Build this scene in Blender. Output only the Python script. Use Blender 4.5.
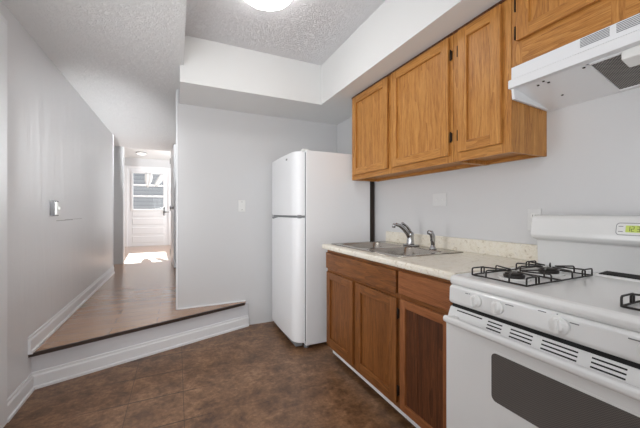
import bpy, bmesh, math, random
from mathutils import Vector, Matrix
random.seed(7)
for o in list(bpy.data.objects):
    bpy.data.objects.remove(o, do_unlink=True)
SC = bpy.context.scene
COL = SC.collection
PI = math.pi

# ---------------------------------------------------------------- camera
cd = bpy.data.cameras.new('camera'); cam = bpy.data.objects.new('camera', cd); COL.objects.link(cam)
cam.location = (0, 0, 1.172)
cam.rotation_euler = (PI/2, 0, -math.radians(25.07))
cd.sensor_width = 36; cd.lens = 36*306.1/640; cd.shift_y = -2/640; cd.clip_start = .02
SC.camera = cam
# ---------------------------------------------------------------- world, sun, large lights, exposure
SC.view_settings.view_transform = 'Standard'; SC.view_settings.look = 'None'
SC.view_settings.exposure = 0.11; SC.view_settings.gamma = 1.0; SC.view_settings.use_curve_mapping = False
W = bpy.data.worlds.new('world'); SC.world = W; W.use_nodes = True
W.node_tree.nodes['Background'].inputs[0].default_value = (.94, .975, 1, 1)
W.node_tree.nodes['Background'].inputs[1].default_value = 1.3
def lamp(name, kind, loc, energy, rot=(0, 0, 0), size=None, size_y=None, color=(.965, .985, 1)):
    d = bpy.data.lights.new(name, kind); d.energy = energy; d.color = color
    if kind == 'AREA':
        d.size = size
        if size_y: d.shape = 'RECTANGLE'; d.size_y = size_y
    o = bpy.data.objects.new(name, d); COL.objects.link(o); o.location = loc; o.rotation_euler = rot
    return o
sun = lamp('sun', 'SUN', (0, 14, 6), 14, color=(1, .96, .9)); sun.data.angle = math.radians(.6)
sun.rotation_euler = Vector((.10, -1.62, -1.0)).to_track_quat('-Z', 'Y').to_euler()
# added fill light behind the camera; the rear wall has no window
lamp('rear_fill_light', 'AREA', (.2, -.9, 1.1), 8, (PI/2, 0, 0), 2.3, 1.9)
# added fill from the left for the fridge front; no doorway is built
ll_ = lamp('left_fill_light', 'AREA', (-.80, 1.6, 1.15), 11.5, (0, 0, 0), .7, 1.6); ll_.data.spread = math.radians(125)
ll_.rotation_euler = Vector((1, .5, 0)).to_track_quat('-Z', 'Y').to_euler()
# added lamp near the camera, aimed up and forward to brighten the ceilings
fl2_ = lamp('upward_fill_light', 'AREA', (-.35, -.3, 1.3), 22, (PI-.55, 0, 0), .9, .5)
# unseen lamp added in the side passage to brighten the hallway
q_ = lamp('passage_fill_light', 'AREA', (-1.7, 6.2, 1.3), 1.8, (0, 0, 0), .5, 1.4); q_.data.spread = math.radians(110)
q_.rotation_euler = Vector((.6, -1, .25)).to_track_quat('-Z', 'Y').to_euler()
# two unseen lamps added behind the camera to lift hallway wall and ceiling
q_ = lamp('wall_fill_light', 'AREA', (.95, -.6, 1.35), 2.5, (0, 0, 0), .5, 1.2); q_.data.spread = math.radians(24)
q_.rotation_euler = Vector((-.43, 1, .02)).to_track_quat('-Z', 'Y').to_euler()
q_ = lamp('ceiling_fill_light', 'AREA', (-.62, -.3, .8), 5.2, (0, 0, 0), .2, .2); q_.data.spread = math.radians(20)
q_.rotation_euler = Vector((.0, 1, .27)).to_track_quat('-Z', 'Y').to_euler()
# added lamp brightening far room and hallway; the side wall has no window
lamp('far_room_fill_light', 'AREA', (.74, 8.1, 1.5), 48, (0, PI/2, 0), 1.6, 1.4)

# ---------------------------------------------------------------- materials
def srgb(r, g, b):
    f = lambda c: (c/12.92 if c <= .04045 else ((c+.055)/1.055)**2.4)
    return (f(r/255), f(g/255), f(b/255), 1)
def mat(name, base=(.8, .8, .8, 1), rough=.5, metal=0, spec=.5, emit=None, estr=0):
    m = bpy.data.materials.new(name); m.use_nodes = True
    b = m.node_tree.nodes['Principled BSDF']
    b.inputs['Base Color'].default_value = base if len(base) == 4 else (*base, 1)
    b.inputs['Roughness'].default_value = rough; b.inputs['Metallic'].default_value = metal
    b.inputs['Specular IOR Level'].default_value = spec
    if emit: b.inputs['Emission Color'].default_value = emit; b.inputs['Emission Strength'].default_value = estr
    return m
class NT:
    def __init__(s, m): s.t = m.node_tree; s.b = s.t.nodes['Principled BSDF']; s.pos = s.n('ShaderNodeNewGeometry').outputs['Position']
    def n(s, ty, **kw):
        x = s.t.nodes.new(ty)
        for k, v in kw.items(): setattr(x, k, v)
        return x
    def link(s, a, b): s.t.links.new(a, b)
    def mapping(s, scale=(1, 1, 1), loc=(0, 0, 0), rot=(0, 0, 0), vec=None):
        x = s.n('ShaderNodeMapping'); x.inputs['Scale'].default_value = scale; x.inputs['Location'].default_value = loc; x.inputs['Rotation'].default_value = rot
        s.link(vec or s.pos, x.inputs['Vector']); return x.outputs[0]
    def noise(s, vec, scale, detail=4, rough=.5, dist=0):
        x = s.n('ShaderNodeTexNoise'); x.inputs['Scale'].default_value = scale; x.inputs['Detail'].default_value = detail
        x.inputs['Roughness'].default_value = rough; x.inputs['Distortion'].default_value = dist
        s.link(vec, x.inputs['Vector']); return x.outputs['Fac']
    def ramp(s, fac, stops):
        x = s.n('ShaderNodeValToRGB'); e = x.color_ramp.elements
        while len(e) < len(stops): e.new(.5)
        for q, (p, c) in zip(e, stops): q.position = p; q.color = c if len(c) == 4 else (*c, 1)
        s.link(fac, x.inputs[0]); return x.outputs[0]
    def math(s, op, a, b=None):
        x = s.n('ShaderNodeMath', operation=op)
        for i, v in enumerate((a, b)):
            if v is None: continue
            if isinstance(v, (int, float)): x.inputs[i].default_value = v
            else: s.link(v, x.inputs[i])
        return x.outputs[0]
    def mix(s, fac, a, b, kind='MIX'):
        x = s.n('ShaderNodeMix', data_type='RGBA', blend_type=kind)
        for i, v in ((0, fac), (6, a), (7, b)):
            if isinstance(v, (int, float)): x.inputs[i].default_value = v
            elif isinstance(v, tuple): x.inputs[i].default_value = v
            else: s.link(v, x.inputs[i])
        return x.outputs[2]
    def bump(s, h, strength, dist=.01):
        x = s.n('ShaderNodeBump'); x.inputs['Strength'].default_value = strength; x.inputs['Distance'].default_value = dist
        s.link(h, x.inputs['Height']); s.link(x.outputs[0], s.b.inputs['Normal'])
    def color(s, c): s.link(c, s.b.inputs['Base Color'])

M = {}
m = M['wall'] = mat('wall_paint', srgb(215, 215, 216), .45, spec=.4)
t = NT(m); t.bump(t.noise(t.pos, 160, 3), .04, .004)
m = M['gloss_wall'] = mat('glossy_wall_paint', srgb(230, 230, 231), .3, spec=.6)
t = NT(m); t.bump(t.noise(t.mapping((1, 3, .6)), 2.2, 3, .5, .6), .25, .03)
M['soffit'] = mat('soffit_paint', srgb(228, 228, 227), .5, spec=.3)
def texture_ceiling(name, col, strength):
    m = mat(name, col, .8, spec=.2); t = NT(m)
    a = t.noise(t.mapping(), 34, 5, .6, 1.2)
    r = t.math('ABSOLUTE', t.math('SUBTRACT', a, .5))
    ridge = t.ramp(r, [(0, (1, 1, 1)), (.06, (.25,)*3), (.2, (0,)*3)])
    b = t.noise(t.pos, 90, 4, .6)
    h = t.math('ADD', t.math('MULTIPLY', ridge, .9), t.math('MULTIPLY', b, .7))
    t.bump(h, strength, .012); return m
M['ceil_hall'] = texture_ceiling('stomped_ceiling_white', srgb(248, 248, 248), .6)
M['ceil_kit'] = texture_ceiling('stomped_ceiling_grey', srgb(236, 235, 237), .6)
M['trim'] = mat('white_trim_paint', srgb(243, 244, 246), .35)
M['riser'] = mat('step_riser_paint', srgb(226, 227, 231), .4)
M['nosing'] = mat('dark_step_nosing', srgb(62, 48, 42), .5)

# kitchen floor: brown slate look vinyl tiles, 12 inch
m = M['tile'] = mat('brown_slate_tile', rough=.36, spec=.6); t = NT(m)
n1 = t.noise(t.mapping(loc=(3, 1, 0)), 8, 10, .74, .25); n2 = t.noise(t.pos, 38, 5, .65)
n3 = t.noise(t.mapping(loc=(9, 4, 2)), 3, 3, .5)
mx = t.math('ADD', t.math('MULTIPLY', n1, .62), t.math('ADD', t.math('MULTIPLY', n2, .25), t.math('MULTIPLY', n3, .13)))
c = t.ramp(mx, [(.39, srgb(80, 53, 33)), (.47, srgb(112, 79, 52)), (.53, srgb(134, 98, 68)), (.61, srgb(162, 124, 91))])
sx = t.n('ShaderNodeSeparateXYZ'); t.link(t.pos, sx.inputs[0])
def gridline(co, off, pitch, w):
    f = t.math('FRACT', t.math('DIVIDE', t.math('SUBTRACT', co, off), pitch))
    d = t.math('MINIMUM', f, t.math('SUBTRACT', 1.0, f))
    return t.math('LESS_THAN', d, w/pitch)
gl = t.math('MAXIMUM', gridline(sx.outputs[0], .0378, .3055, .0017), gridline(sx.outputs[1], 2.19, .3055, .005))
wear = t.ramp(t.math('MULTIPLY_ADD' if False else 'ADD', t.math('MULTIPLY', sx.outputs[0], .5), .5), [(.0, (.25,)*3), (.25, (.3,)*3), (.33, (.85,)*3), (.525, (.85,)*3), (.6, (.18,)*3)])
gl = t.math('MULTIPLY', gl, wear)
t.color(t.mix(t.math('MULTIPLY', gl, .9), c, srgb(48, 34, 26)))
t.bump(t.math('SUBTRACT', mx, t.math('MULTIPLY', gl, .3)), .12, .01)

# hall floor: wooden planks running across
m = M['plank'] = mat('hall_plank_wood', rough=.27, spec=.7); t = NT(m)
br = t.n('ShaderNodeTexBrick'); br.offset = .37; br.inputs['Scale'].default_value = 1
br.inputs['Brick Width'].default_value = .85; br.inputs['Row Height'].default_value = .127; br.inputs['Mortar Size'].default_value = .0013
br.inputs['Color1'].default_value = srgb(186, 138, 98); br.inputs['Color2'].default_value = srgb(170, 122, 84); br.inputs['Mortar'].default_value = srgb(96, 68, 50)
t.link(t.mapping(loc=(.15, .03, 0)), br.inputs['Vector'])
g = t.noise(t.mapping((2, 34, 1)), 3, 6, .6, .5)
t.color(t.mix(.75, br.outputs[0], t.ramp(g, [(.3, (.72, .7, .68)), (.6, (1, 1, 1)), (.75, (1.12, 1.1, 1.08))]), 'MULTIPLY'))
t.b.inputs['Coat Weight'].default_value = .8; t.b.inputs['Coat Roughness'].default_value = .22
t.bump(g, .06, .004)

def oak(name, axis, stops, dark=.55, pore=.6):
    """straight grained oak, grain along the axis"""
    m = mat(name, rough=.42, spec=.4); t = NT(m)
    sc = {'z': (1, 1, .05), 'y': (1, .05, 1), 'x': (.05, 1, 1)}[axis]
    wob = {'z': (1, 1, .11), 'y': (1, .11, 1), 'x': (.11, 1, 1)}[axis]
    a = t.noise(t.mapping(wob), 9, 2, .5, .5)
    rings = t.math('FRACT', t.math('MULTIPLY', a, 7.0))
    b = t.noise(t.mapping(sc), 230, 4, .7)
    big = t.noise(t.mapping(sc), 24, 3, .5)
    v = t.math('ADD', t.math('MULTIPLY', rings, .13), t.math('ADD', t.math('MULTIPLY', b, .65), t.math('MULTIPLY', big, .22)))
    c = t.ramp(v, stops)
    p = t.ramp(t.noise(t.mapping(sc, loc=(5, 5, 5)), 260, 2, .5), [(.32, (pore,)*3), (.45, (1, 1, 1))])
    t.color(t.mix(dark, c, p, 'MULTIPLY')); t.bump(b, .05, .003); return m
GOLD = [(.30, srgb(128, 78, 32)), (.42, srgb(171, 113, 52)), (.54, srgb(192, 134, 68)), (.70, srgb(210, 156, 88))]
BROWN_SHADED = [(.30, srgb(76, 41, 15)), (.42, srgb(112, 66, 28)), (.54, srgb(132, 81, 38)), (.70, srgb(154, 101, 54))]  # same oak as above, with the dimmer light low down mixed into the colour
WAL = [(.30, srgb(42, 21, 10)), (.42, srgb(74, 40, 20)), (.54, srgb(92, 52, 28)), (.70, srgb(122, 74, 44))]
for k, st in (('gold', GOLD), ('brown', BROWN_SHADED)):
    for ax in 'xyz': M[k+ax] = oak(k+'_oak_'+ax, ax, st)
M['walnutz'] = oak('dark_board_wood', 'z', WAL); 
REDDY = [(.28, srgb(98, 54, 28)), (.42, srgb(136, 82, 46)), (.56, srgb(152, 96, 57)), (.72, srgb(170, 114, 72))]
m = M['reddy'] = oak('reddish_drawer_wood', 'y', REDDY)
M['reddz'] = oak('reddish_frame_wood', 'z', REDDY)
M['hinge'] = mat('dark_bronze', srgb(52, 42, 34), .45, .7)
M['black'] = mat('black_enamel', srgb(40, 36, 34), .42)
M['void'] = mat('dark_gap', srgb(22, 22, 22), .8)
M['gap_shade'] = mat('painted_gap_shade', srgb(46, 36, 30), .8)  # dark tone stands in for shade in the toe and fridge gaps
M['fridge'] = mat('white_fridge_enamel', srgb(240, 241, 243), .33)
t = NT(M['fridge']); t.bump(t.noise(t.pos, 240, 2), .06, .002)
M['enamel'] = mat('white_range_enamel', srgb(230, 230, 229), .16, spec=.55)
M['plastic'] = mat('white_plastic', srgb(232, 232, 230), .35)
M['grey_plastic'] = mat('grey_plastic', srgb(140, 142, 145), .45)
M['dark_plate'] = mat('dark_grey_plate', srgb(98, 98, 100), .4)
M['painted'] = mat('painted_plate', srgb(222, 222, 222), .45)
M['print'] = mat('grey_print', srgb(120, 120, 122), .5)
M['hood'] = mat('white_hood_enamel', srgb(232, 233, 235), .28)
M['slot'] = mat('grey_louvre_slot', srgb(120, 122, 125), .6)
m = M['mesh'] = mat('aluminium_mesh_filter', rough=.5, metal=.6); t = NT(m)
s2 = t.n('ShaderNodeSeparateXYZ'); t.link(t.pos, s2.inputs[0])
wv = t.math('MULTIPLY', t.math('SINE', t.math('MULTIPLY', s2.outputs[0], 2*PI/.011)), t.math('SINE', t.math('MULTIPLY', s2.outputs[1], 2*PI/.011)))
t.color(t.ramp(t.math('ADD', t.math('MULTIPLY', wv, .5), .5), [(.35, srgb(70, 68, 66)), (.65, srgb(176, 172, 168))])); t.bump(wv, .6, .004)
M['lens'] = mat('frosted_lamp_cover', srgb(236, 236, 234), .4)
m = M['laminate'] = mat('cream_speckled_laminate', rough=.35); t = NT(m)
a = t.noise(t.pos, 34, 6, .7, 1.4); b = t.noise(t.mapping(loc=(4, 4, 4)), 11, 4, .6, 2)
c = t.ramp(t.math('ADD', t.math('MULTIPLY', a, .6), t.math('MULTIPLY', b, .4)), [(.36, srgb(186, 172, 152)), (.44, srgb(231, 224, 208)), (.56, srgb(240, 235, 223)), (.66, srgb(212, 205, 194))])
t.color(c)
m = M['steel'] = mat('brushed_stainless', srgb(182, 176, 168), .24, 1); t = NT(m)
t.bump(t.noise(t.mapping((1, 12, 1)), 60, 3), .05, .002)
M['chrome'] = mat('chrome', srgb(176, 176, 178), .16, 1)
M['satin'] = mat('satin_nickel', srgb(150, 150, 150), .3, 1)
m = M['oven_glass'] = mat('dark_oven_window', srgb(74, 70, 68), .18, spec=.5); t = NT(m)
s2 = t.n('ShaderNodeSeparateXYZ'); t.link(t.pos, s2.inputs[0])
dots = t.math('MULTIPLY', t.math('SINE', t.math('MULTIPLY', s2.outputs[1], 2*PI/.006)), t.math('SINE', t.math('MULTIPLY', s2.outputs[2], 2*PI/.006)))
t.color(t.ramp(t.math('ADD', t.math('MULTIPLY', dots, .5), .5), [(.3, srgb(84, 80, 78)), (.7, srgb(106, 102, 99))]))
M['lcd'] = mat('lcd_green', srgb(176, 190, 96), .3, emit=srgb(190, 205, 90), estr=.25)
M['lcd_dark'] = mat('lcd_segment', srgb(58, 66, 50), .4)
M['lamp_glass'] = mat('lit_opal_glass', srgb(245, 245, 242), .4, emit=(1, 1, .985, 1), estr=11)
M['lamp_glass_far'] = mat('lit_opal_glass_hall', srgb(245, 245, 242), .4, emit=(1, .985, .96, 1), estr=.6)
m = M['glass'] = mat('window_glass', rough=.02); t = NT(m)
tr = t.n('ShaderNodeBsdfTransparent'); gl_ = t.n('ShaderNodeBsdfGlossy'); gl_.inputs['Roughness'].default_value = .02
mxs = t.n('ShaderNodeMixShader'); mxs.inputs[0].default_value = .06; t.link(tr.outputs[0], mxs.inputs[1]); t.link(gl_.outputs[0], mxs.inputs[2])
t.link(mxs.outputs[0], t.t.nodes['Material Output'].inputs[0])
M['cloth'] = mat('white_cloth', srgb(240, 240, 240), .9)
m = M['siding'] = mat('grey_clapboard', rough=.7); t = NT(m)
s2 = t.n('ShaderNodeSeparateXYZ'); t.link(t.pos, s2.inputs[0])
f = t.math('FRACT', t.math('DIVIDE', s2.outputs[2], .14))
t.color(t.ramp(f, [(0, srgb(90, 92, 96)), (.1, srgb(150, 153, 158)), (1, srgb(165, 168, 173))]))
M['paving'] = mat('concrete', srgb(176, 174, 170), .9)
M['scratch'] = mat('scuffed_paint', srgb(170, 168, 166), .7)

# ---------------------------------------------------------------- mesh building
class MB:
    def __init__(s): s.bm = bmesh.new()
    def _add(s, tmp, mi=0, smooth=False):
        for f in tmp.faces: f.material_index = mi; f.smooth = smooth
        me = bpy.data.meshes.new('tmp'); tmp.to_mesh(me); tmp.free(); s.bm.from_mesh(me); bpy.data.meshes.remove(me); return s
    def _bev(s, b, bev, seg=2):
        if bev: bmesh.ops.bevel(b, geom=list(b.edges), offset=bev, segments=seg, profile=.5, affect='EDGES', clamp_overlap=True)
    def box(s, x0, x1, y0, y1, z0, z1, bev=0, mi=0, seg=2):
        b = bmesh.new(); bmesh.ops.create_cube(b, size=1)
        for v in b.verts: v.co = Vector(((x0+x1)/2+v.co.x*(x1-x0), (y0+y1)/2+v.co.y*(y1-y0), (z0+z1)/2+v.co.z*(z1-z0)))
        s._bev(b, bev, seg); return s._add(b, mi)
    def prism(s, poly, axis, a0, a1, bev=0, mi=0, smooth=False, seg=2):
        """poly: 2-D points in the two other axes (x,y,z order), extruded along axis"""
        b = bmesh.new()
        def P(p, a):
            return {'x': Vector((a, p[0], p[1])), 'y': Vector((p[0], a, p[1])), 'z': Vector((p[0], p[1], a))}[axis]
        lo = [b.verts.new(P(p, a0)) for p in poly]; hi = [b.verts.new(P(p, a1)) for p in poly]
        b.faces.new(lo); b.faces.new(list(reversed(hi)))
        n = len(poly)
        for i in range(n): b.faces.new((lo[i], hi[i], hi[(i+1) % n], lo[(i+1) % n]))
        bmesh.ops.recalc_face_normals(b, faces=b.faces[:]); s._bev(b, bev, seg); return s._add(b, mi, smooth)
    def lathe(s, prof, c, axis='z', seg=32, mi=0, smooth=True):
        """prof: (radius, height) along axis from centre c"""
        b = bmesh.new(); rows = []
        for r, h in prof:
            row = []
            for k in range(seg):
                a = 2*PI*k/seg; u, w = r*math.cos(a), r*math.sin(a)
                row.append(b.verts.new(Vector(c)+{'z': Vector((u, w, h)), 'x': Vector((h, u, w)), 'y': Vector((u, h, w))}[axis]))
            rows.append(row)
        for i in range(len(rows)-1):
            for k in range(seg): b.faces.new((rows[i][k], rows[i][(k+1) % seg], rows[i+1][(k+1) % seg], rows[i+1][k]))
        b.faces.new(rows[0]); b.faces.new(rows[-1])
        bmesh.ops.recalc_face_normals(b, faces=b.faces[:]); return s._add(b, mi, smooth)
    def tube(s, pts, r, seg=10, mi=0, flat=1.0):
        """round bar along pts; r a number or one per point"""
        pts = [Vector(p) for p in pts]; rs = r if isinstance(r, (list, tuple)) else [r]*len(pts)
        b = bmesh.new(); rows = []; up = Vector((0, 0, 1)); prev = None
        for i, p in enumerate(pts):
            d = (pts[min(i+1, len(pts)-1)]-pts[max(i-1, 0)]).normalized()
            u = prev if prev is not None else (up if abs(d.dot(up)) < .9 else Vector((1, 0, 0)))
            u = (u-d*u.dot(d)).normalized(); prev = u; w = d.cross(u)
            rows.append([b.verts.new(p+u*math.cos(2*PI*k/seg)*rs[i]*flat+w*math.sin(2*PI*k/seg)*rs[i]) for k in range(seg)])
        for i in range(len(rows)-1):
            for k in range(seg): b.faces.new((rows[i][k], rows[i][(k+1) % seg], rows[i+1][(k+1) % seg], rows[i+1][k]))
        b.faces.new(rows[0]); b.faces.new(rows[-1])
        bmesh.ops.recalc_face_normals(b, faces=b.faces[:]); return s._add(b, mi, True)
    def build(s, name, mats, parent=None, label=None):
        me = bpy.data.meshes.new(name)
        off = Vector((0, 0, 0)); q = parent
        if q is not None:
            off = Vector(ROOT[q.name])
            ROOT_NAME = q.name
        else:
            lo = [min(v.co[i] for v in s.bm.verts) for i in range(3)]; hi = [max(v.co[i] for v in s.bm.verts) for i in range(3)]
            off = Vector(((lo[0]+hi[0])/2, (lo[1]+hi[1])/2, lo[2]))
        for v in s.bm.verts: v.co -= off
        s.bm.to_mesh(me); s.bm.free()
        for k in (mats if isinstance(mats, (list, tuple)) else [mats]): me.materials.append(M[k])
        try: me.shade_auto_smooth
        except Exception: pass
        o = bpy.data.objects.new(name, me); COL.objects.link(o)
        if parent is not None: o.parent = parent
        else: o.location = off
        ROOT[o.name] = tuple(off)
        if label: o['label'] = label
        return o
ROOT = {}
def thing(name, label, cat, loc, group=None):
    o = bpy.data.objects.new(name, None); o.empty_display_size = .1; COL.objects.link(o); o.location = loc
    ROOT[o.name] = tuple(loc); o['label'] = label; o['category'] = cat
    if group: o['group'] = group
    return o
def tag(o, label, cat, kind=None, group=None):
    o['label'] = label; o['category'] = cat
    if kind: o['kind'] = kind
    if group: o['group'] = group
    return o
def struct(mb, name, mats, label, cat): return tag(mb.build(name, mats), label, cat, 'structure')
def rrect(x0, x1, y0, y1, r, n=6):
    out = []
    for cx, cy, a0 in ((x1-r, y0+r, -PI/2), (x1-r, y1-r, 0), (x0+r, y1-r, PI/2), (x0+r, y0+r, PI)):
        for k in range(n+1):
            a = a0+PI/2*k/n; out.append((cx+r*math.cos(a), cy+r*math.sin(a)))
    return out

# ---------------------------------------------------------------- setting
ZL, ZS, ZC, YB, YS, XR, XS, XL, H = 2.331, 2.199, 2.573, 3.189, 2.649, 1.713, 1.252, -.87, .251
Y0 = -1.25
struct(MB().box(-1.0, 1.86, Y0, 3.3, -.1, 0), 'floor', 'tile', 'brown slate-look tiled kitchen floor', 'floor')
# raised hall floor with its slanted front edge
A = Vector((-.87, 2.640)); B = Vector((.665, 3.175)); dn = (B-A).normalized(); nn = Vector((dn.y, -dn.x))
F0 = A+nn*.035-dn*.03; F1 = B+nn*.028
struct(MB().prism([(-.87, A.y+.01), (F0.x+.035, F0.y+.02), (F1.x-dn.x*.05, F1.y-dn.y*.05), (.645, 3.1885), (0, 3.1885), (0, 4.0), (0, 6.5), (-.87, 6.5), (-.87, 5.5)], 'z', .231, H),
       'floor.001', 'plank', 'raised wooden plank floor of the hallway above the kitchen step', 'floor')
struct(MB().box(-2.3, -.87, 5.5, 6.4, .231, H).box(-2.3, 1.0, 6.5, 9.6, .231, H), 'floor.002', 'plank', 'wooden floor of the sunlit room beyond the hallway', 'floor')
def along(p, q, off0, off1):
    d = (q-p).normalized(); n = Vector((d.y, -d.x))
    return [tuple(p+n*off0), tuple(q+n*off0), tuple(q+n*off1), tuple(p+n*off1)]
struct(MB().prism(along(A, B, 0, -.05), 'z', 0, .231), 'wall_step', 'riser', 'painted grey riser under the slanted step edge', 'step riser')
struct(MB().prism([tuple(A+nn*.048-dn*.018), tuple(B+nn*.034-dn*.055), tuple(B+nn*.012-dn*.055), tuple(A+nn*.03-dn*.012)], 'z', .229, .2535, .002), 'trim_1', 'nosing', 'dark nosing strip along the slanted step edge', 'step nosing')
# baseboard with an ogee-like top, swept along a line
def baseboard(p, q, z0, h, th, name, label):
    p, q = Vector(p), Vector(q); d = (q-p).normalized(); n = Vector((d.y, -d.x)); b = bmesh.new()
    prof = [(0, 0), (th+.008, 0), (th+.008, .016), (th, .022), (th, h*.74), (th*.8, h*.80), (th*.55, h*.83), (th*.5, h*.97), (th*.3, h), (0, h)]
    rows = [[b.verts.new((*(e+n*a), z0+z)) for a, z in prof] for e in (p, q)]
    k = len(prof)
    for i in range(k): b.faces.new((rows[0][i], rows[0][(i+1) % k], rows[1][(i+1) % k], rows[1][i]))
    b.faces.new(rows[0]); b.faces.new(rows[1]); bmesh.ops.recalc_face_normals(b, faces=b.faces[:])
    mb = MB(); mb._add(b); return struct(mb, name, 'trim', label, 'baseboard')
baseboard(A, B, 0, .112, .014, 'baseboard_step', 'white moulded baseboard along the foot of the slanted step')
baseboard((XL, 2.278), (XL, A.y), 0, .112, .014, 'baseboard_left', 'short white baseboard on the kitchen floor before the step')
baseboard((XL, A.y-.055), (XL, 5.5), H, .112, .014, 'baseboard_hall', 'long white baseboard running up the hallway wall')
struct(MB().box(0.0, .645, 3.176, 3.189, H, H+.014, .003), 'trim_2', 'trim', 'thin white quarter round between wall and step top', 'trim')
struct(MB().box(-.004, .008, 3.180, 3.192, H, ZS+.13, .003).box(-.008, -.0005, 3.185, 3.2, H, ZS+.1, .002), 'trim_3', 'trim', 'white corner bead where hallway meets the kitchen wall', 'trim')
struct(MB().box(-1.0, XL, Y0, 5.5, -.1, 2.9), 'wall_left', 'gloss_wall', 'glossy light grey wall running from kitchen up the hallway', 'wall')
struct(MB().box(-.87, -.852, 2.17, 2.278, 0, 2.2, .004).box(-.87, -.852, Y0, 2.278, 2.2, 2.235, .004), 'trim_4', 'trim', 'white door casing at the near end of the glossy wall', 'trim')
struct(MB().box(0, XR+.14, YB, 3.30, 0, 2.9).box(0, .11, 3.29, 6.5, 0, 2.9), 'wall_back', 'wall', 'light grey wall behind the refrigerator', 'wall')
struct(MB().box(-1.0, XR+.14, Y0-.1, Y0, -.1, 2.9), 'wall_rear', 'wall', 'plain light grey kitchen wall facing the refrigerator wall', 'wall')
struct(MB().box(XR, XR+.14, Y0, YB, -.1, 2.9), 'wall_right', 'wall', 'light grey wall behind sink and stove', 'wall')
struct(MB().box(-1.0, .048, Y0, YS, ZL, 2.9).box(-2.4, .0225, YS, YB, ZL, 2.9).box(-2.4, 0, YB, 6.5, ZL, 2.9), 'ceiling', 'ceil_hall', 'low white stomp-textured ceiling over the hallway side', 'ceiling')
struct(MB().box(.048, XR+.14, Y0, YS, ZC, 2.9), 'ceiling.001', 'ceil_kit', 'raised textured kitchen ceiling holding the round lamp', 'ceiling')
struct(MB().prism([(.0225, YS), (XS, YS), (XS, Y0), (XR, Y0), (XR, YB), (.0225, YB)], 'z', ZS, 2.9), 'ceiling.002', 'soffit', 'smooth white dropped soffit above cabinets and refrigerator', 'soffit')
# side passage and far room
struct(MB().box(-2.4, -.868, 6.4, 6.5, 0, 2.9), 'wall_passage', 'wall', 'grey wall end seen through the side opening of the hallway', 'wall')
struct(MB().box(-.872, -.855, 6.388, 6.505, H, ZL, .004), 'trim_5', 'trim', 'white casing at the far end of the hallway', 'trim')
struct(MB().box(-.874, -.862, 5.488, 5.506, H, ZL, .003), 'trim_6', 'trim', 'corner edge of hallway wall at the side opening', 'trim')
struct(MB().box(-2.4, -2.3, 5.3, 9.7, 0, 2.9).box(-2.3, -1.0, 5.4, 5.5, 0, 2.9), 'wall_west', 'wall', 'grey side wall of the far rooms', 'wall')
struct(MB().box(.9, 1.0, 6.4, 9.7, 0, 2.9).box(0, .9, 6.4, 6.5, 0, 2.9), 'wall_east', 'wall', 'side wall of the far sunlit room', 'wall')
struct(MB().box(-2.4, 1.0, 6.5, 9.7, 2.62, 2.9), 'ceiling.003', 'soffit', 'smooth white ceiling of the far room', 'ceiling')
DX0, DX1, DZ1 = -1.185, -.215, 2.335     # far door
struct(MB().box(-2.4, DX0, 9.55, 9.7, 0, 2.9).box(DX1, 1.0, 9.55, 9.7, 0, 2.9).box(DX0, DX1, 9.55, 9.7, DZ1, 2.9).box(DX0, DX1, 9.55, 9.7, 0, H), 'wall_far', 'wall', 'white far wall around the glazed entry door', 'wall')

# far entry door with its window
WX0, WX1, WZ0, WZ1 = -1.06, -.34, 1.25, 2.215
dr = MB()
dr.box(DX0, WX0, 9.56, 9.60, H, DZ1).box(WX1, DX1, 9.56, 9.60, H, DZ1).box(WX0, WX1, 9.56, 9.60, WZ1, DZ1).box(WX0, WX1, 9.56, 9.60, H, WZ0)
for z in (1.145, .92, .67, .43): dr.box(WX0-.02, WX1+.02, 9.550, 9.562, z-.09, z+.085, .01)
d1 = tag(dr.build('door_1', 'trim'), 'white panelled entry door with a three-row window at the hall end', 'door', 'structure')
fr = MB(); z0, z1 = WZ0, WZ1
fr.box(WX0-.045, WX1+.045, 9.535, 9.575, z1, z1+.045, .006).box(WX0-.045, WX1+.045, 9.535, 9.575, z0-.05, z0, .006)
fr.box(WX0-.045, WX0, 9.535, 9.575, z0, z1, .006).box(WX1, WX1+.045, 9.535, 9.575, z0, z1, .006)
for z in (1.595, 1.89): fr.box(WX0, WX1, 9.55, 9.575, z-.02, z+.02, .004)
fr.build('window_frame', 'trim', d1)
MB().box(WX0, WX1, 9.576, 9.58, z0, z1).build('pane', 'glass', d1)
lv = MB().box(-.345, -.29, 9.535, 9.556, 1.075, 1.315, .01)
lv.lathe([(.026, 0), (.03, .01), (.03, .03), (.018, .04)], (-.317, 9.495, 1.17), 'y', 16)
lv.tube([(-.317, 9.50, 1.17), (-.30, 9.488, 1.17), (-.19, 9.488, 1.172)], [.014, .014, .011])
lv.build('door_handle', 'satin', d1, 'grey lever handle on a long plate')
struct(MB().box(DX0-.07, DX0, 9.53, 9.55, H, DZ1+.07, .004).box(DX1, DX1+.07, 9.53, 9.55, H, DZ1+.07, .004).box(DX0, DX1, 9.53, 9.55, DZ1, DZ1+.07, .004), 'trim_7', 'trim', 'white casing around the far entry door', 'trim')
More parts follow.
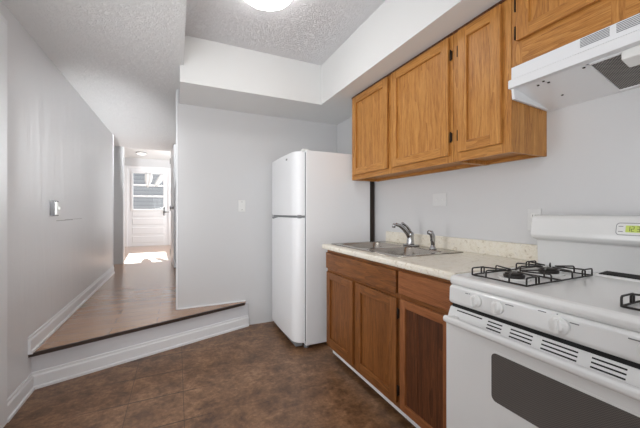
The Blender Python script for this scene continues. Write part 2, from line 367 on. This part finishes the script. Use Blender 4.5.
# opened door leaf along the hall's inner wall
P0 = Vector((-.105, 6.38)); P1 = Vector((-.045, 5.55)); dd = (P1-P0).normalized(); qn = Vector((-dd.y, dd.x))
if qn.x < 0: qn = -qn
lf = MB().prism([tuple(P0), tuple(P1), tuple(P1+qn*.038), tuple(P0+qn*.038)], 'z', H+.012, 2.28)
leaf = tag(lf.build('door_2', 'trim'), 'white door leaf standing open against the hallway partition', 'door', 'structure')
for z in (2.12, 1.24, .43):
    MB().lathe([(.008, -.05), (.008, .05)], (P0.x-.006, P0.y-.012, z), 'z', 10).box(P0.x-.008, P0.x+.02, P0.y-.05, P0.y-.014, z-.05, z+.05, .001).build('hinge', 'satin', leaf)
MB().lathe([(.024, 0), (.026, -.012), (.012, -.02), (.012, -.035), (.024, -.045), (.02, -.06)], (P1.x-.002, P1.y+.07, 1.24), 'x', 16).build('door_knob', 'satin', leaf)
# outside, seen through the far door's window
struct(MB().box(-4, 3, 9.7, 15, .0, .12), 'ground', 'paving', 'concrete ground outside the far door', 'ground')
hs = thing('neighbour_house', 'grey clapboard house seen through the far door window', 'house', (-1, 13.2, .12))
MB().box(-4.2, 2.0, 13.2, 13.6, .12, 3.2).build('wall', 'siding', hs)
# white cloth pieces hanging behind the glass
def drape(name, pts, label):
    b = bmesh.new(); rows = []
    for i, (z, xa, xb) in enumerate(pts):
        rows.append([[b.verts.new((xa+(xb-xa)*k/8, 9.522+.012*math.sin(k*1.7+i*.3)+o, z)) for k in range(9)] for o in (0, .006)])
    for i in range(len(rows)-1):
        for k in range(8):
            for s in (0, 1): b.faces.new((rows[i][s][k], rows[i][s][k+1], rows[i+1][s][k+1], rows[i+1][s][k]))
        for k in (0, 8): b.faces.new((rows[i][0][k], rows[i][1][k], rows[i+1][1][k], rows[i+1][0][k]))
    for r in (rows[0], rows[-1]):
        for k in range(8): b.faces.new((r[0][k], r[0][k+1], r[1][k+1], r[1][k]))
    bmesh.ops.recalc_face_normals(b, faces=b.faces[:]); mb = MB(); mb._add(b, 0, True)
    return tag(mb.build(name, 'cloth'), label, 'curtain')
drape('curtain_swag', [(2.235, -.77, -.62), (2.16, -.79, -.60), (2.05, -.79, -.61), (1.95, -.77, -.65), (1.84, -.73, -.70)], 'white cloth tail hanging mid window of the far door')
drape('curtain_swag', [(2.235, -.40, -.33), (2.12, -.47, -.34), (2.03, -.52, -.36), (1.93, -.56, -.44), (1.87, -.52, -.47)], 'white cloth tail beside the lever side of the far door window')

# ---------------------------------------------------------------- lamps
LX, LY = .50, 1.845
lt = thing('ceiling_lamp', 'round white flush lamp on the raised kitchen ceiling', 'lamp', (LX, LY, ZC))
MB().lathe([(.19, 0), (.19, -.012), (.165, -.02)], (LX, LY, ZC), 'z', 40).build('base', 'plastic', lt)
MB().lathe([(.172, -.02), (.17, -.04), (.155, -.062), (.12, -.08), (.07, -.09), (.005, -.093)], (LX, LY, ZC), 'z', 40).build('shade', 'lamp_glass', lt)
ft = thing('ceiling_lamp', 'small flush lamp on the ceiling of the far room', 'lamp', (-.78, 8.6, 2.62))
MB().lathe([(.12, 0), (.12, -.015), (.04, -.03)], (-.78, 8.6, 2.62), 'z', 24).build('base', 'satin', ft)
MB().lathe([(.105, -.015), (.095, -.04), (.05, -.058), (.01, -.06)], (-.78, 8.6, 2.62), 'z', 24).build('shade', 'lamp_glass_far', ft)

# ---------------------------------------------------------------- refrigerator
fy0, fy1, fx0, fx1, fz = 2.411, 3.15, .985, 1.650, 1.70
rf = thing('refrigerator', 'white top-freezer refrigerator against the back wall', 'refrigerator', (1.3, 2.78, 0))
MB().box(fx0+.012, fx1, fy0, fy1, .03, fz, .006).build('body', 'fridge', rf)
MB().box(fx1, 1.698, fy0+.006, fy1-.006, .04, fz-.02).build('shade_filler', 'gap_shade', rf, 'dark filler painted as the shaded gap behind the fridge')  # dark box added where the gap to the wall lies in shade
def doorplan(y0, y1, xb, xf, r):
    out = [(xb, y1), (xb, y0)]
    for k in range(11):
        a = PI/2*k/10; out.append((xf+r*(1-math.sin(a))*1.0+.004*0, y0+.008+r*1.25*(1-math.cos(a))))
    n = 10; ya, yb_ = y0+.008+r*1.25, y1-.008-r*.6
    for k in range(1, n): 
        y = ya+(yb_-ya)*k/n; out.append((xf-.006*math.sin(PI*k/n), y))
    for k in range(9):
        a = PI/2*k/8; out.append((xf+r*.6*(1-math.cos(a)), yb_+r*.6*math.sin(a)))
    return out
dp = doorplan(fy0, fy1, fx0, .899, .083)
MB().prism([(x, y) for x, y in dp], 'z', 1.142, 1.688, 0).build('freezer_door', 'fridge', rf)
fd = MB().prism([(x, y) for x, y in dp], 'z', .06, 1.122, 0).build('fresh_food_door', 'fridge', rf)
MB().box(.93, fx0+.02, fy0+.012, fy1-.01, 1.118, 1.146).box(fx0-.002, fx0+.014, fy0+.006, fy1-.006, .07, 1.68).build('gasket', 'grey_plastic', rf, 'grey door seal')
MB().prism([(.893, 1.122), (.905, 1.122), (.925, 1.108), (.897, 1.104)], 'y', 2.82, 3.08, .002).build('handle', 'grey_plastic', fd, 'grey recessed grip under the freezer seam')
MB().box(.925, .99, fy0+.06, fy1-.02, .012, .058, .004).build('toe_grille', 'grey_plastic', rf)
MB().box(.975, 1.03, fy0+.02, fy0+.075, fz-.006, fz+.016, .006).build('hinge_cap', 'plastic', rf)
MB().box(.8915, .894, 2.60, 2.635, 1.635, 1.65, .001).build('badge', 'print', rf, 'small grey badge')
for x in (1.02, 1.62):
    for y in (fy0+.05, fy1-.05): MB().lathe([(.022, 0), (.022, .03)], (x, y, 0), 'z', 14).build('foot', 'grey_plastic', rf)

# ---------------------------------------------------------------- cabinet parts
def cab_door(root, y0, y1, z0, z1, xf, th, v, h, pv, fw=.056, flat=False, label=None):
    """frame-and-panel door facing -x; front face at xf"""
    d = MB(); xb = xf+th; bv = .003
    d.box(xf, xb, y0, y0+fw, z0, z1, bv, 0).box(xf, xb, y1-fw, y1, z0, z1, bv, 0)
    d.box(xf, xb, y0+fw-.001, y1-fw+.001, z0, z0+fw, bv, 1).box(xf, xb, y0+fw-.001, y1-fw+.001, z1-fw, z1, bv, 1)
    o = d.build('door', [v, h], root, label)
    p = MB()
    if flat:
        n = 3; w = (y1-y0-2*fw)/n
        for k in range(n): p.box(xf+.010+.001*(k % 2), xb, y0+fw+w*k, y0+fw+w*(k+1)-.0015, z0+fw, z1-fw)
    else:
        p.box(xf+.0135, xb-.0005, y0+fw-.002, y1-fw+.002, z0+fw-.002, z1-fw+.002)
    p.build('panel', pv, o); return o
def face_frame(y0, y1, z0, z1, x0, x1, stiles, rails, mb=None):
    """stiles: list of (ya,yb); rails: list of (za,zb); material 0 upright, 1 across"""
    mb = mb or MB()
    for a, b in stiles: mb.box(x0, x1, a, b, z0, z1, .001, 0)
    for a, b in rails: mb.box(x0+.0005, x1-.0005, y0+.0012, y1-.0012, a+.0003, b-.0003, .0005, 1)
    return mb
def hinge(root, x, y, z):
    MB().box(x-.004, x+.004, y-.007, y+.007, z-.024, z+.024, .001).lathe([(.0045, -.03), (.0045, .03)], (x-.005, y, z), 'z', 8).build('hinge', 'hinge', root)
XU, XD = 1.430, 1.410            # face frame front, door front of the wall cabinets
def upper(name, label, y0, y1, z0, doors, rail, hinges, stiles):
    r = thing(name, label, 'cabinet', (1.57, (y0+y1)/2, z0), 'oak wall cabinets')
    c = MB()
    c.box(XU+.018, XR, y0, y0+.016, z0, ZS, .0008, 0).box(XU+.018, XR, y1-.016, y1, z0, ZS, .0008, 0)
    c.box(XU+.018, XR, y0+.016, y1-.016, z0+.022, z0+.034, 0, 1).box(XU+.018, XR, y0+.016, y1-.016, ZS-.02, ZS, 0, 1)
    c.box(XR-.012, XR, y0+.016, y1-.016, z0+.034, ZS-.02, 0, 0).box(XR-.03, XR-.012, y0+.016, y1-.016, z0, z0+.022, 0, 1)
    c.build('carcass', ['goldz', 'goldy'], r)
    face_frame(y0, y1, z0, ZS, XU, XU+.018, stiles, [(z0, z0+rail), (ZS-.03, ZS)]).build('face_frame', ['goldz', 'goldy'], r)
    MB().box(XU-.006, XU-.0002, y0+.001, y1-.001, ZS-.014, ZS-.0005, .001).build('shadow_strip', 'walnutz', r, 'dark strip painted as the shadow line along the soffit')  # dark strip in place of the shadow under the soffit
    for a, b, za, zb in doors: cab_door(r, a, b, za, zb, XD, .019, 'goldz', 'goldy', 'goldz')
    for y, z in hinges: hinge(r, XU-.004, y, z)
    return r
upper('wall_cabinet', 'two-door oak wall cabinet above the sink beside the refrigerator', 1.262, 2.375, 1.456,
      [(1.845, 2.338, 1.496, 2.176), (1.283, 1.797, 1.496, 2.176)], .05, [(1.273, 1.60), (1.273, 2.07)], [(1.262, 1.31), (1.79, 1.86), (2.33, 2.375)])
upper('wall_cabinet', 'narrow one-door oak wall cabinet beside the range hood', .926, 1.259, 1.456,
      [(.967, 1.215, 1.503, 2.176)], .05, [(1.224, 1.60), (1.224, 2.07)], [(.926, .975), (1.205, 1.259)])
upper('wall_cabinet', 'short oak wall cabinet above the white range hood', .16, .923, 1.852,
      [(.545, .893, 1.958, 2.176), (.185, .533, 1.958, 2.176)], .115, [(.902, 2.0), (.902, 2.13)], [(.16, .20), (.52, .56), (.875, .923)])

# ---------------------------------------------------------------- base cabinets
XF, XO = 1.098, 1.079            # frame front, door front
def base_cab(name, label, y0, y1, stiles, rails):
    r = thing(name, label, 'cabinet', (1.4, (y0+y1)/2, 0), 'oak base cabinets')
    c = MB()
    c.box(XF+.018, XR-.01, y0, y0+.016, .10, .874, 0, 0).box(XF+.018, XR-.01, y1-.016, y1, .10, .874, 0, 0)
    c.box(XF+.018, XR-.01, y0+.016, y1-.016, .10, .115, 0, 1).box(XR-.022, XR-.01, y0+.016, y1-.016, .115, .70, 0, 0)
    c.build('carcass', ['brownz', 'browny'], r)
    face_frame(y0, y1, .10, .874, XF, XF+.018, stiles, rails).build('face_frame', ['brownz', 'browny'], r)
    MB().box(1.175, 1.19, y0, y1, 0, .10).build('toe_board', 'gap_shade', r, 'recessed toe board with the gap shade painted on')  # darkness below the white strip is painted onto this board
    MB().box(1.145, 1.158, y0, y1, .032, .098, .002).build('toe_strip', 'trim', r, 'white strip under the doors')
    return r
sb = base_cab('base_cabinet', 'two-door oak sink base cabinet beside the refrigerator', 1.3275, 2.205,
              [(1.3275, 1.37), (1.745, 1.80), (2.165, 2.205)], [(.10, .14), (.70, .745), (.845, .874)])
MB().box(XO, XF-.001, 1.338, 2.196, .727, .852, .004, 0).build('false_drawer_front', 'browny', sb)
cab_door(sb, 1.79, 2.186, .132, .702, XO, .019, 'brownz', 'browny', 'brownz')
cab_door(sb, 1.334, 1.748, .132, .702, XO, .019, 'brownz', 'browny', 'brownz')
for y, z in ((2.194, .2), (2.194, .62), (1.331, .2), (1.331, .62)): hinge(sb, XF-.004, y, z)
db = base_cab('base_cabinet', 'narrow oak base cabinet with darker door next to the stove', .945, 1.325,
              [(.945, .99), (1.29, 1.325)], [(.10, .14), (.70, .745), (.845, .874)])
dw = MB().box(XO, XF-.001, .966, 1.314, .735, .856, .004, 0)
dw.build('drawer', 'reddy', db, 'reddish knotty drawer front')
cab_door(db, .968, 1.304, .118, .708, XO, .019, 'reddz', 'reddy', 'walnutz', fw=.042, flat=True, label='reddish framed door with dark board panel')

# ---------------------------------------------------------------- worktop, sink and taps
SX0, SX1, SY0, SY1 = 1.122, 1.640, 1.372, 2.178
ct = thing('countertop', 'cream speckled laminate countertop with backsplash', 'countertop', (1.38, 1.58, .876))
cx0, cx1, cy0, cy1 = 1.059, XR-.004, .928, 2.226
tp = MB(); ins = .015
tp.prism([(cx0+.012, .876), (cx0+.003, .879), (cx0, .887), (cx0, .902), (cx0+.004, .911), (cx0+.012, .914), (SX0+ins, .914), (SX0+ins, .876)], 'y', cy0, cy1)
tp.box(SX1-ins, cx1, cy0, cy1, .876, .914).box(SX0+ins, SX1-ins, cy0, SY0+ins, .876, .914).box(SX0+ins, SX1-ins, SY1-ins, cy1, .876, .914)
tp.build('worktop', 'laminate', ct)
MB().box(XR-.026, XR-.001, cy0, cy1, .914, 1.0, .004).build('backsplash', 'laminate', ct)
sk = thing('sink', 'double-bowl stainless steel sink set in the cream countertop', 'sink', ((SX0+SX1)/2, (SY0+SY1)/2, .914))
b1 = (1.160, 1.535, 1.795, 2.138); b2 = (1.160, 1.535, 1.412, 1.755)
rm = MB(); zt = .9195
def rimpiece(x0, x1, y0, y1): rm.box(x0, x1, y0, y1, .9145, zt)
rimpiece(SX0, b1[0], SY0, SY1); rimpiece(b1[1], SX1, SY0, SY1); rimpiece(b1[0], b1[1], SY0, b2[2]); rimpiece(b1[0], b1[1], b2[3], b1[2]); rimpiece(b1[0], b1[1], b1[3], SY1)
rm.tube([(SX0, SY0, .9165), (SX1, SY0, .9165), (SX1, SY1, .9165), (SX0, SY1, .9165), (SX0, SY0, .9165)], .004, 8)
rm.build('rim', 'steel', sk)
def bowl(x0, x1, y0, y1):
    b = bmesh.new(); rings = []
    for ins_, z, r in ((0, zt, .05), (.006, zt-.006, .05), (.012, .80, .055), (.02, .775, .06), (.045, .762, .05)):
        rings.append([b.verts.new((x, y, z)) for x, y in rrect(x0+ins_, x1-ins_, y0+ins_, y1-ins_, r, 6)])
    sq = []
    for x, y in rrect(x0, x1, y0, y1, .05, 6):      # square the corners to meet the rim
        px = x0 if x < (x0+x1)/2 else x1; py = y0 if y < (y0+y1)/2 else y1
        sq.append(b.verts.new((px if min(abs(x-x0), abs(x-x1)) < .05 else x, py if min(abs(y-y0), abs(y-y1)) < .05 else y, zt)))
    rings.insert(0, sq)
    for i in range(len(rings)-1):
        n = len(rings[i])
        for k in range(n):
            vs = [rings[i][k], rings[i][(k+1) % n], rings[i+1][(k+1) % n], rings[i+1][k]]
            b.faces.new(vs)
    b.faces.new(rings[-1]); bmesh.ops.remove_doubles(b, verts=b.verts[:], dist=1e-6)
    bmesh.ops.recalc_face_normals(b, faces=b.faces[:])
    mb = MB(); mb._add(b, 0, True); o = mb.build('bowl', 'steel', sk)
    c = ((x0+x1)/2, (y0+y1)/2, .7625); MB().lathe([(.045, 0), (.045, .003), (.036, .004), (.03, .001), (.005, .001)], c, 'z', 24).build('drain', 'chrome', o)
bowl(*b1); bowl(*b2)
fc = thing('faucet', 'chrome single-lever faucet behind the sink bowls', 'faucet', (1.585, 1.79, zt))
fb = MB().box(1.556, 1.616, 1.725, 1.845, zt, zt+.012, .005)
fb.lathe([(.030, .010), (.027, .02), (.024, .05), (.024, .075), (.026, .088), (.020, .102), (.006, .108)], (1.585, 1.79, zt), 'z', 24); fb.build('body', 'chrome', fc)
sp = MB(); sp.tube([(1.583, 1.79, .975), (1.558, 1.79, 1.012), (1.52, 1.79, 1.05), (1.485, 1.79, 1.072), (1.455, 1.79, 1.081), (1.436, 1.79, 1.079)], [.017, .0165, .015, .0135, .0125, .012], 14)
sp.tube([(1.438, 1.79, 1.083), (1.432, 1.79, 1.074), (1.429, 1.79, 1.058)], [.012, .0135, .0125], 14); sp.build('spout', 'chrome', fc)
lvv = MB(); lvv.tube([(1.59, 1.79, 1.015), (1.575, 1.79, 1.040), (1.545, 1.783, 1.066), (1.508, 1.785, 1.088), (1.497, 1.785, 1.092)], [.011, .010, .009, .010, .006], 12); lvv.build('lever', 'chrome', fc)
sy = thing('side_sprayer', 'chrome hand sprayer standing beside the faucet', 'sprayer', (1.565, 1.548, zt))
MB().lathe([(.024, 0), (.022, .008), (.016, .018), (.014, .03)], (1.565, 1.548, zt), 'z', 20).build('holder', 'chrome', sy)
h_ = MB(); h_.tube([(1.565, 1.548, zt+.025), (1.565, 1.548, zt+.06), (1.563, 1.55, zt+.092), (1.553, 1.553, zt+.112), (1.532, 1.556, zt+.116)], [.0125, .015, .017, .018, .014], 14); h_.build('spray_head', 'chrome', sy)
MB().box(1.548, 1.553, 1.543, 1.556, zt+.055, zt+.075, .002).build('trigger', 'black', sy, 'black trigger')

# ---------------------------------------------------------------- range hood
hy0, hy1 = .166, .922
hd = thing('range_hood', 'white range hood fixed under the short wall cabinet', 'range hood', (1.57, .545, 1.7))
sh = MB(); th = .0015
side = [(1.4245, 1.848), (1.4245, 1.745), (1.430, 1.700), (1.712, 1.683), (1.712, 1.848)]
sh.prism(side, 'y', hy0, hy0+.012).prism(side, 'y', hy1-.012, hy1)
sh.prism([(1.4245, 1.848), (1.4245, 1.786), (1.436, 1.786), (1.436, 1.836), (1.712, 1.836), (1.712, 1.848)], 'y', hy0+.012, hy1-.012)
sh.prism([(1.406, 1.7475), (1.406, 1.784), (1.412, 1.789), (1.437, 1.789), (1.437, 1.7475)], 'y', hy0-.0, hy1+.004, .0015)
sh.prism([(1.70, 1.683), (1.712, 1.683), (1.712, 1.836), (1.70, 1.836)], 'y', hy0+.012, hy1-.012)
sh.build('shell', 'hood', hd)
fz_ = lambda x: 1.750+(x-1.437)*(1.684-1.750)/(1.70-1.437)
FY0, FY1, FX0, FX1 = .37, .64, 1.447, 1.697
pn = MB()
def slab(x0, x1, y0, y1, dz0=0, dz1=.004, mb=pn, mi=0): mb.prism([(x0, fz_(x0)+dz0), (x1, fz_(x1)+dz0), (x1, fz_(x1)+dz1), (x0, fz_(x0)+dz1)], 'y', y0, y1, 0, mi)
slab(1.437, 1.70, hy0+.012, FY0); slab(1.437, 1.70, FY1, hy1-.012); slab(1.437, FX0, FY0, FY1); slab(FX1, 1.70, FY0, FY1)
for a in ((FX0, FX0+.008, FY0, FY1), (FX1-.008, FX1, FY0, FY1), (FX0, FX1, FY0, FY0+.008), (FX0, FX1, FY1-.008, FY1)): slab(*a, -.004, .003)
pn.build('inner_pan', 'hood', hd)
fl = MB(); slab(FX0+.006, FX1-.006, FY0+.006, FY1-.006, .001, .004, fl); fl.build('grease_filter', 'mesh', hd, 'grey aluminium mesh filter')
MB().prism([(1.442, 1.749), (1.442, 1.716), (1.505, 1.700), (1.525, 1.728)], 'y', .30, .537, .004).build('light_cover', 'lens', hd)
for a, b in ((.5565, .4705), (.4645, .3785), (.6, .6)):
    if a == b: continue
    v = MB()
    for k in range(6): v.box(1.4236, 1.4250, b*1.181+.006, a*1.181-.006, 1.812+k*.0058, 1.8148+k*.0058)
    v.build('vent', 'slot', hd, 'grey louvred vent')
for x, y in ((1.455, .80), (1.475, .79), (1.47, .83), (1.60, .80), (1.46, .655)): MB().lathe([(.005, 0), (.005, -.003), (.001, -.004)], (x, y, fz_(x)), 'z', 10).build('screw', 'hinge', hd)

# ---------------------------------------------------------------- gas range
gy0, gy1 = .138, .902; gc = (gy0+gy1)/2
rg = thing('gas_range', 'white freestanding gas stove beside the base cabinets', 'stove', (1.35, gc, 0))
MB().box(1.03, 1.69, gy0+.004, gy1-.004, .03, .90, .004).build('body', 'enamel', rg)
MB().prism([(1.012, .880), (1.005, .890), (1.004, .903), (1.010, .913), (1.022, .917), (1.62, .917), (1.62, .880)], 'y', gy0, gy1, .003).build('cooktop', 'enamel', rg)
cp = MB().prism([(1.012, .8795), (1.000, .872), (.998, .817), (1.006, .8065), (1.05, .8065), (1.05, .8795)], 'y', gy0+.001, gy1-.001, .004).build('control_panel', 'enamel', rg)
MB().box(1.012, 1.05, gy0+.006, gy1-.006, .785, .8075).build('panel_gap', 'void', rg, 'dark slot under the control panel')
# knobs: outer skirt, raised grip
def knob(y, z, r, parent):
    o = MB().lathe([(r, 0), (r, -.006), (r*.95, -.009), (r*.82, -.010), (r*.62, -.011), (r*.58, -.017), (r*.5, -.018), (.002, -.018)], (.999, y, z), 'x', 28)
    o.box(.972, .990, y-.0050, y+.0050, z-r*.78, z+r*.78, .003)
    return o.build('knob', 'plastic', parent)
ky = [.777, .694, .506, .318, .235]
for i, y in enumerate(ky): knob(y, .845, .026 if i == 2 else .0225, rg)
for y, z, w in ((.818, .862, .012), (.806, .863, .004), (.664, .862, .005), (.650, .863, .020), (.553, .872, .022), (.512, .879-.003, .003), (.470, .862, .022), (.343, .864, .030)):
    MB().box(.9975, .9995, y-w/2, y+w/2, z-.0012, z+.0012).build('marking', 'print', cp, 'small grey printed mark')
# oven door
od = MB().prism([(.985, .185), (.985, .742), (.990, .748), (1.008, .788), (1.012, .792), (1.029, .792), (1.029, .185)], 'y', gy0+.004, gy1+.002, .003).build('oven_door', 'enamel', rg)
vs = MB()
def slot(y0, y1, f):
    x = .990+.018*f-.0006; z = .748+.040*f
    vs.prism([(x, z), (x+.0017, z+.0038), (x+.006, z+.0038), (x+.006, z)], 'y', y0, y1)
slot(.758, .868, .83)
for k, (a, b) in enumerate(((.735, .682), (.653, .583), (.556, .464), (.433, .362), (.335, .27), (.245, .19))):
    for f in (.28, .55, .82): slot(b, a, f)
vs.build('vent_slot', 'void', od, 'rows of dark slots')
wy0, wy1, wz0, wz1 = .336, .706, .525, .690
wy0 = .27
wb = MB().prism(rrect(wy0-.006, wy1+.006, wz0-.006, wz1+.006, .022), 'x', .9835, .99); wb.build('window_border', 'enamel', od)
MB().prism(rrect(wy0, wy1, wz0, wz1, .018), 'x', .9828, .992).build('window', 'oven_glass', od, 'dark mesh-patterned oven window')
hb = MB().prism([(.940, .751), (.940, .764), (.945, .769), (.962, .769), (.966, .764), (.962, .746), (.945, .744)], 'y', gy0+.012, gy1-.032, .003)
for y in (gy0+.03, gy1-.055): hb.prism([(.95, .748), (.95, .766), (.994, .764), (.988, .742)], 'y', y, y+.025, .002)
hb.lathe([(.006, -.006), (.0125, -.004), (.0125, .006), (.008, .008)], (.952, gy1-.030, .757), 'y', 16)
hb.build('handle', 'enamel', od)
MB().box(.988, 1.029, gy0+.004, gy1-.004, .035, .178, .006).build('storage_drawer', 'enamel', rg)
for x in (1.08, 1.64):
    for y in (gy0+.05, gy1-.05): MB().lathe([(.018, 0), (.018, .03)], (x, y, 0), 'z', 12).build('foot', 'black', rg)
# backguard
bgp = [(1.625, .905), (1.618, 1.035), (1.590, 1.043), (1.572, 1.050), (1.564, 1.062), (1.566, 1.080), (1.580, 1.140), (1.590, 1.152), (1.606, 1.158), (1.690, 1.158), (1.690, .905)]
bg = MB().prism(bgp, 'y', gy0-.012, gy1+.018, .004).build('backguard', 'enamel', rg)
# clock panel follows the leaning face of the backguard
def face_x(z): return 1.566+(z-1.080)*(.014/.060)
def onface(mb, poly, t0, t1):
    b = bmesh.new(); lo = [b.verts.new((face_x(z)+t0, y, z)) for y, z in poly]; hi = [b.verts.new((face_x(z)+t1, y, z)) for y, z in poly]
    b.faces.new(lo); b.faces.new(hi); n = len(poly)
    for i in range(n): b.faces.new((lo[i], hi[i], hi[(i+1) % n], lo[(i+1) % n]))
    bmesh.ops.recalc_face_normals(b, faces=b.faces[:]); return mb._add(b)
q0, q1 = gc*2-.600, .600
ck = onface(MB(), rrect(q0, q1, 1.082, 1.130, .012), -.0012, .002).build('clock_panel', 'grey_plastic', bg)
onface(MB(), rrect(q0+.0025, q1-.0025, 1.0845, 1.1275, .010), -.0018, .002).build('clock_face', 'plastic', ck)
onface(MB(), rrect(gc-.035, .571, 1.094, 1.120, .002), -.0024, .002).build('display', 'lcd', ck, 'greenish clock display')
dg = MB()
def seg7(y, z, on):
    w, h, t = .0075, .018, .0016
    S = {'a': (0, h, w, t), 'g': (0, h/2, w, t), 'd': (0, 0, w, t)}
    for k in on:
        if k in 'agd':
            zz = z+{'a': h, 'g': h/2, 'd': 0}[k]; onface(dg, [(y, zz-t/2), (y-w, zz-t/2), (y-w, zz+t/2), (y, zz+t/2)], -.003, .0)
        else:
            yy = y if k in 'fe' else y-w; za = z+(h/2 if k in 'fb' else 0)
            onface(dg, [(yy-t/2, za), (yy+t/2, za), (yy+t/2, za+h/2), (yy-t/2, za+h/2)], -.003, .0)
for i, on in enumerate(('bc', 'abged', 'abgcd', 'afgcd')): seg7(.566-i*.012-(.004 if i > 1 else 0), 1.098, on)
dg.build('digit', 'lcd_dark', ck)
tx = MB()
for z in (1.096, 1.116): onface(tx, [(.592, z-.0012), (.578, z-.0012), (.578, z+.0012), (.592, z+.0012)], -.0026, 0)
tx.build('marking', 'print', ck)
# oven vent bar on the cooktop
vb = MB().prism([(1.520, .9165), (1.526, .926), (1.590, .930), (1.592, .9165)], 'y', gc-.135, gc+.125, .002).build('vent_bar', 'enamel', rg)
MB().prism([(1.5235, .9255), (1.526, .9285), (1.588, .9325), (1.588, .9305)], 'y', gc-.125, gc+.115).build('vent_opening', 'void', vb, 'black slotted vent opening')
# burners and grates
def burner(x, y):
    b = MB().lathe([(.055, 0), (.052, .004), (.040, .006), (.036, .004)], (x, y, .917), 'z', 28).build('drip_bowl', 'enamel', rg)
    h = MB().lathe([(.034, .002), (.036, .010), (.036, .016), (.030, .017)], (x, y, .917), 'z', 28).build('burner_head', 'black', rg)
    MB().lathe([(.030, .017), (.031, .021), (.024, .024), (.002, .0245)], (x, y, .917), 'z', 28).build('burner_cap', 'black', h)
def arc(p, q, r, w):   # bar p->q->w with a rounded corner at q
    p, q, w = Vector(p), Vector(q), Vector(w); a = q+(p-q).normalized()*r; b = q+(w-q).normalized()*r
    return [p]+[a*(1-t)**2+q*2*t*(1-t)+b*t*t for t in (0, .25, .5, .75, 1)]+[w]
def hoop(m, p, q, zt_, z0=.920, r=.003):
    """wire that rises at p, runs to q and comes down"""
    p, q = Vector(p), Vector(q)
    P = Vector((p.x, p.y, z0)); P2 = Vector((p.x, p.y, zt_)); Q2 = Vector((q.x, q.y, zt_)); Q = Vector((q.x, q.y, z0))
    m.tube(arc(P, P2, .008, (P2+Q2)/2)+arc((P2+Q2)/2, Q2, .008, Q)[1:], r, 8)
def grate(ya, yb):
    x0, x1 = 1.072, 1.490; zt_ = .948; r = .003; m = MB()
    for p, q in (((x0, ya), (x1, ya)), ((x0, yb), (x1, yb)), ((x0, ya), (x0, yb)), ((x1, ya), (x1, yb))):
        m.tube([(p[0], p[1], .9215), (q[0], q[1], .9215)], r, 8)
    ym = (ya+yb)/2; xm = (x0+x1)/2
    m.tube([(xm, ya, .9215), (xm, yb, .9215)], r, 8)
    for xb, xa, xz in ((1.170, x0, xm), (1.395, xm, x1)):
        for s, y_ in ((1, ya), (-1, yb)):
            m.tube(arc((xb-.045, y_, .9215), (xb-.045, y_, zt_), .008, (xb-.012, ym-s*.022, zt_)), r, 8)
            m.tube(arc((xb+.045, y_, .9215), (xb+.045, y_, zt_), .008, (xb+.012, ym-s*.022, zt_)), r, 8)
        for xe, s in ((xa, 1), (xz, -1)):
            m.tube(arc((xe, ym-.045, .9215), (xe, ym-.045, zt_), .008, (xb-s*.026, ym-.01, zt_)), r, 8)
            m.tube(arc((xe, ym+.045, .9215), (xe, ym+.045, zt_), .008, (xb-s*.026, ym+.01, zt_)), r, 8)
    for y_ in (ya, yb): hoop(m, (x0, y_), (x0+.07, y_), zt_); hoop(m, (x1-.07, y_), (x1, y_), zt_)
    return m.build('grate', 'black', rg, 'black wire burner grate')
for a, b in ((.642, .852), (gc*2-.852, gc*2-.642)):
    grate(a, b)
    for x in (1.170, 1.395): burner(x, (a+b)/2)

# ---------------------------------------------------------------- plates on the walls
def plate_y(name, label, cat, x, z, y, w=.072, h=.118):
    r = thing(name, label, cat, (x, y, z))
    MB().box(x-w/2, x+w/2, y-.006, y, z-h/2, z+h/2, .003).build('plate', 'plastic', r); return r
sw = plate_y('light_switch', 'white light switch on the wall beside the refrigerator', 'light switch', .606, 1.235, YB)
MB().box(.600, .612, YB-.016, YB-.005, 1.225, 1.245, .002).build('toggle', 'plastic', sw)
for z in (1.275, 1.195): MB().lathe([(.004, 0), (.004, -.0015)], (.606, YB-.006, z), 'y', 10).build('screw', 'print', sw)
lw = thing('light_switch', 'worn metal switch box on the glossy hallway wall', 'light switch', (XL, 3.01, 1.20))
MB().box(XL, XL+.030, 2.955, 3.05, 1.142, 1.258, .004).build('plate', 'dark_plate', lw)
MB().box(XL+.026, XL+.042, 2.965, 3.045, 1.150, 1.250, .004).build('cover', 'plastic', lw, 'white inner cover')
MB().box(XL+.04, XL+.052, 3.0, 3.012, 1.19, 1.215, .002).build('toggle', 'plastic', lw)
sm = MB()
sm.box(XL, XL+.0012, 3.10, 3.52, 1.099, 1.104).box(XL, XL+.0012, 3.3, 3.83, 1.105, 1.108)
tag(sm.build('scuff_mark', 'scratch'), 'thin horizontal scuff on the glossy wall past the switch box', 'scuff mark')
pw = thing('wall_plate', 'wide blank wall plate on the wall above the sink', 'wall plate', (XR, 1.628, 1.26))
MB().box(XR-.006, XR, 1.566, 1.692, 1.214, 1.304, .003).build('plate', 'painted', pw)
for y in (1.60, 1.656): MB().lathe([(.004, 0), (.004, -.0015)], (XR-.006, y, 1.259), 'x', 10).build('screw', 'plastic', pw)
ol = thing('power_outlet', 'white power outlet peeking above the stove backguard', 'outlet', (XR, .983, 1.13))
MB().box(XR-.006, XR, .949, 1.019, 1.072, 1.190, .003).build('plate', 'painted', ol)
for z in (1.108, 1.152):
    q = MB().prism(rrect(.968, 1.000, z-.014, z+.014, .008), 'x', XR-.008, XR-.005).build('socket', 'plastic', ol)
    MB().box(XR-.0085, XR-.006, .977, .979, z-.004, z+.006).box(XR-.0085, XR-.006, .989, .991, z-.004, z+.006).build('slot', 'black', q)
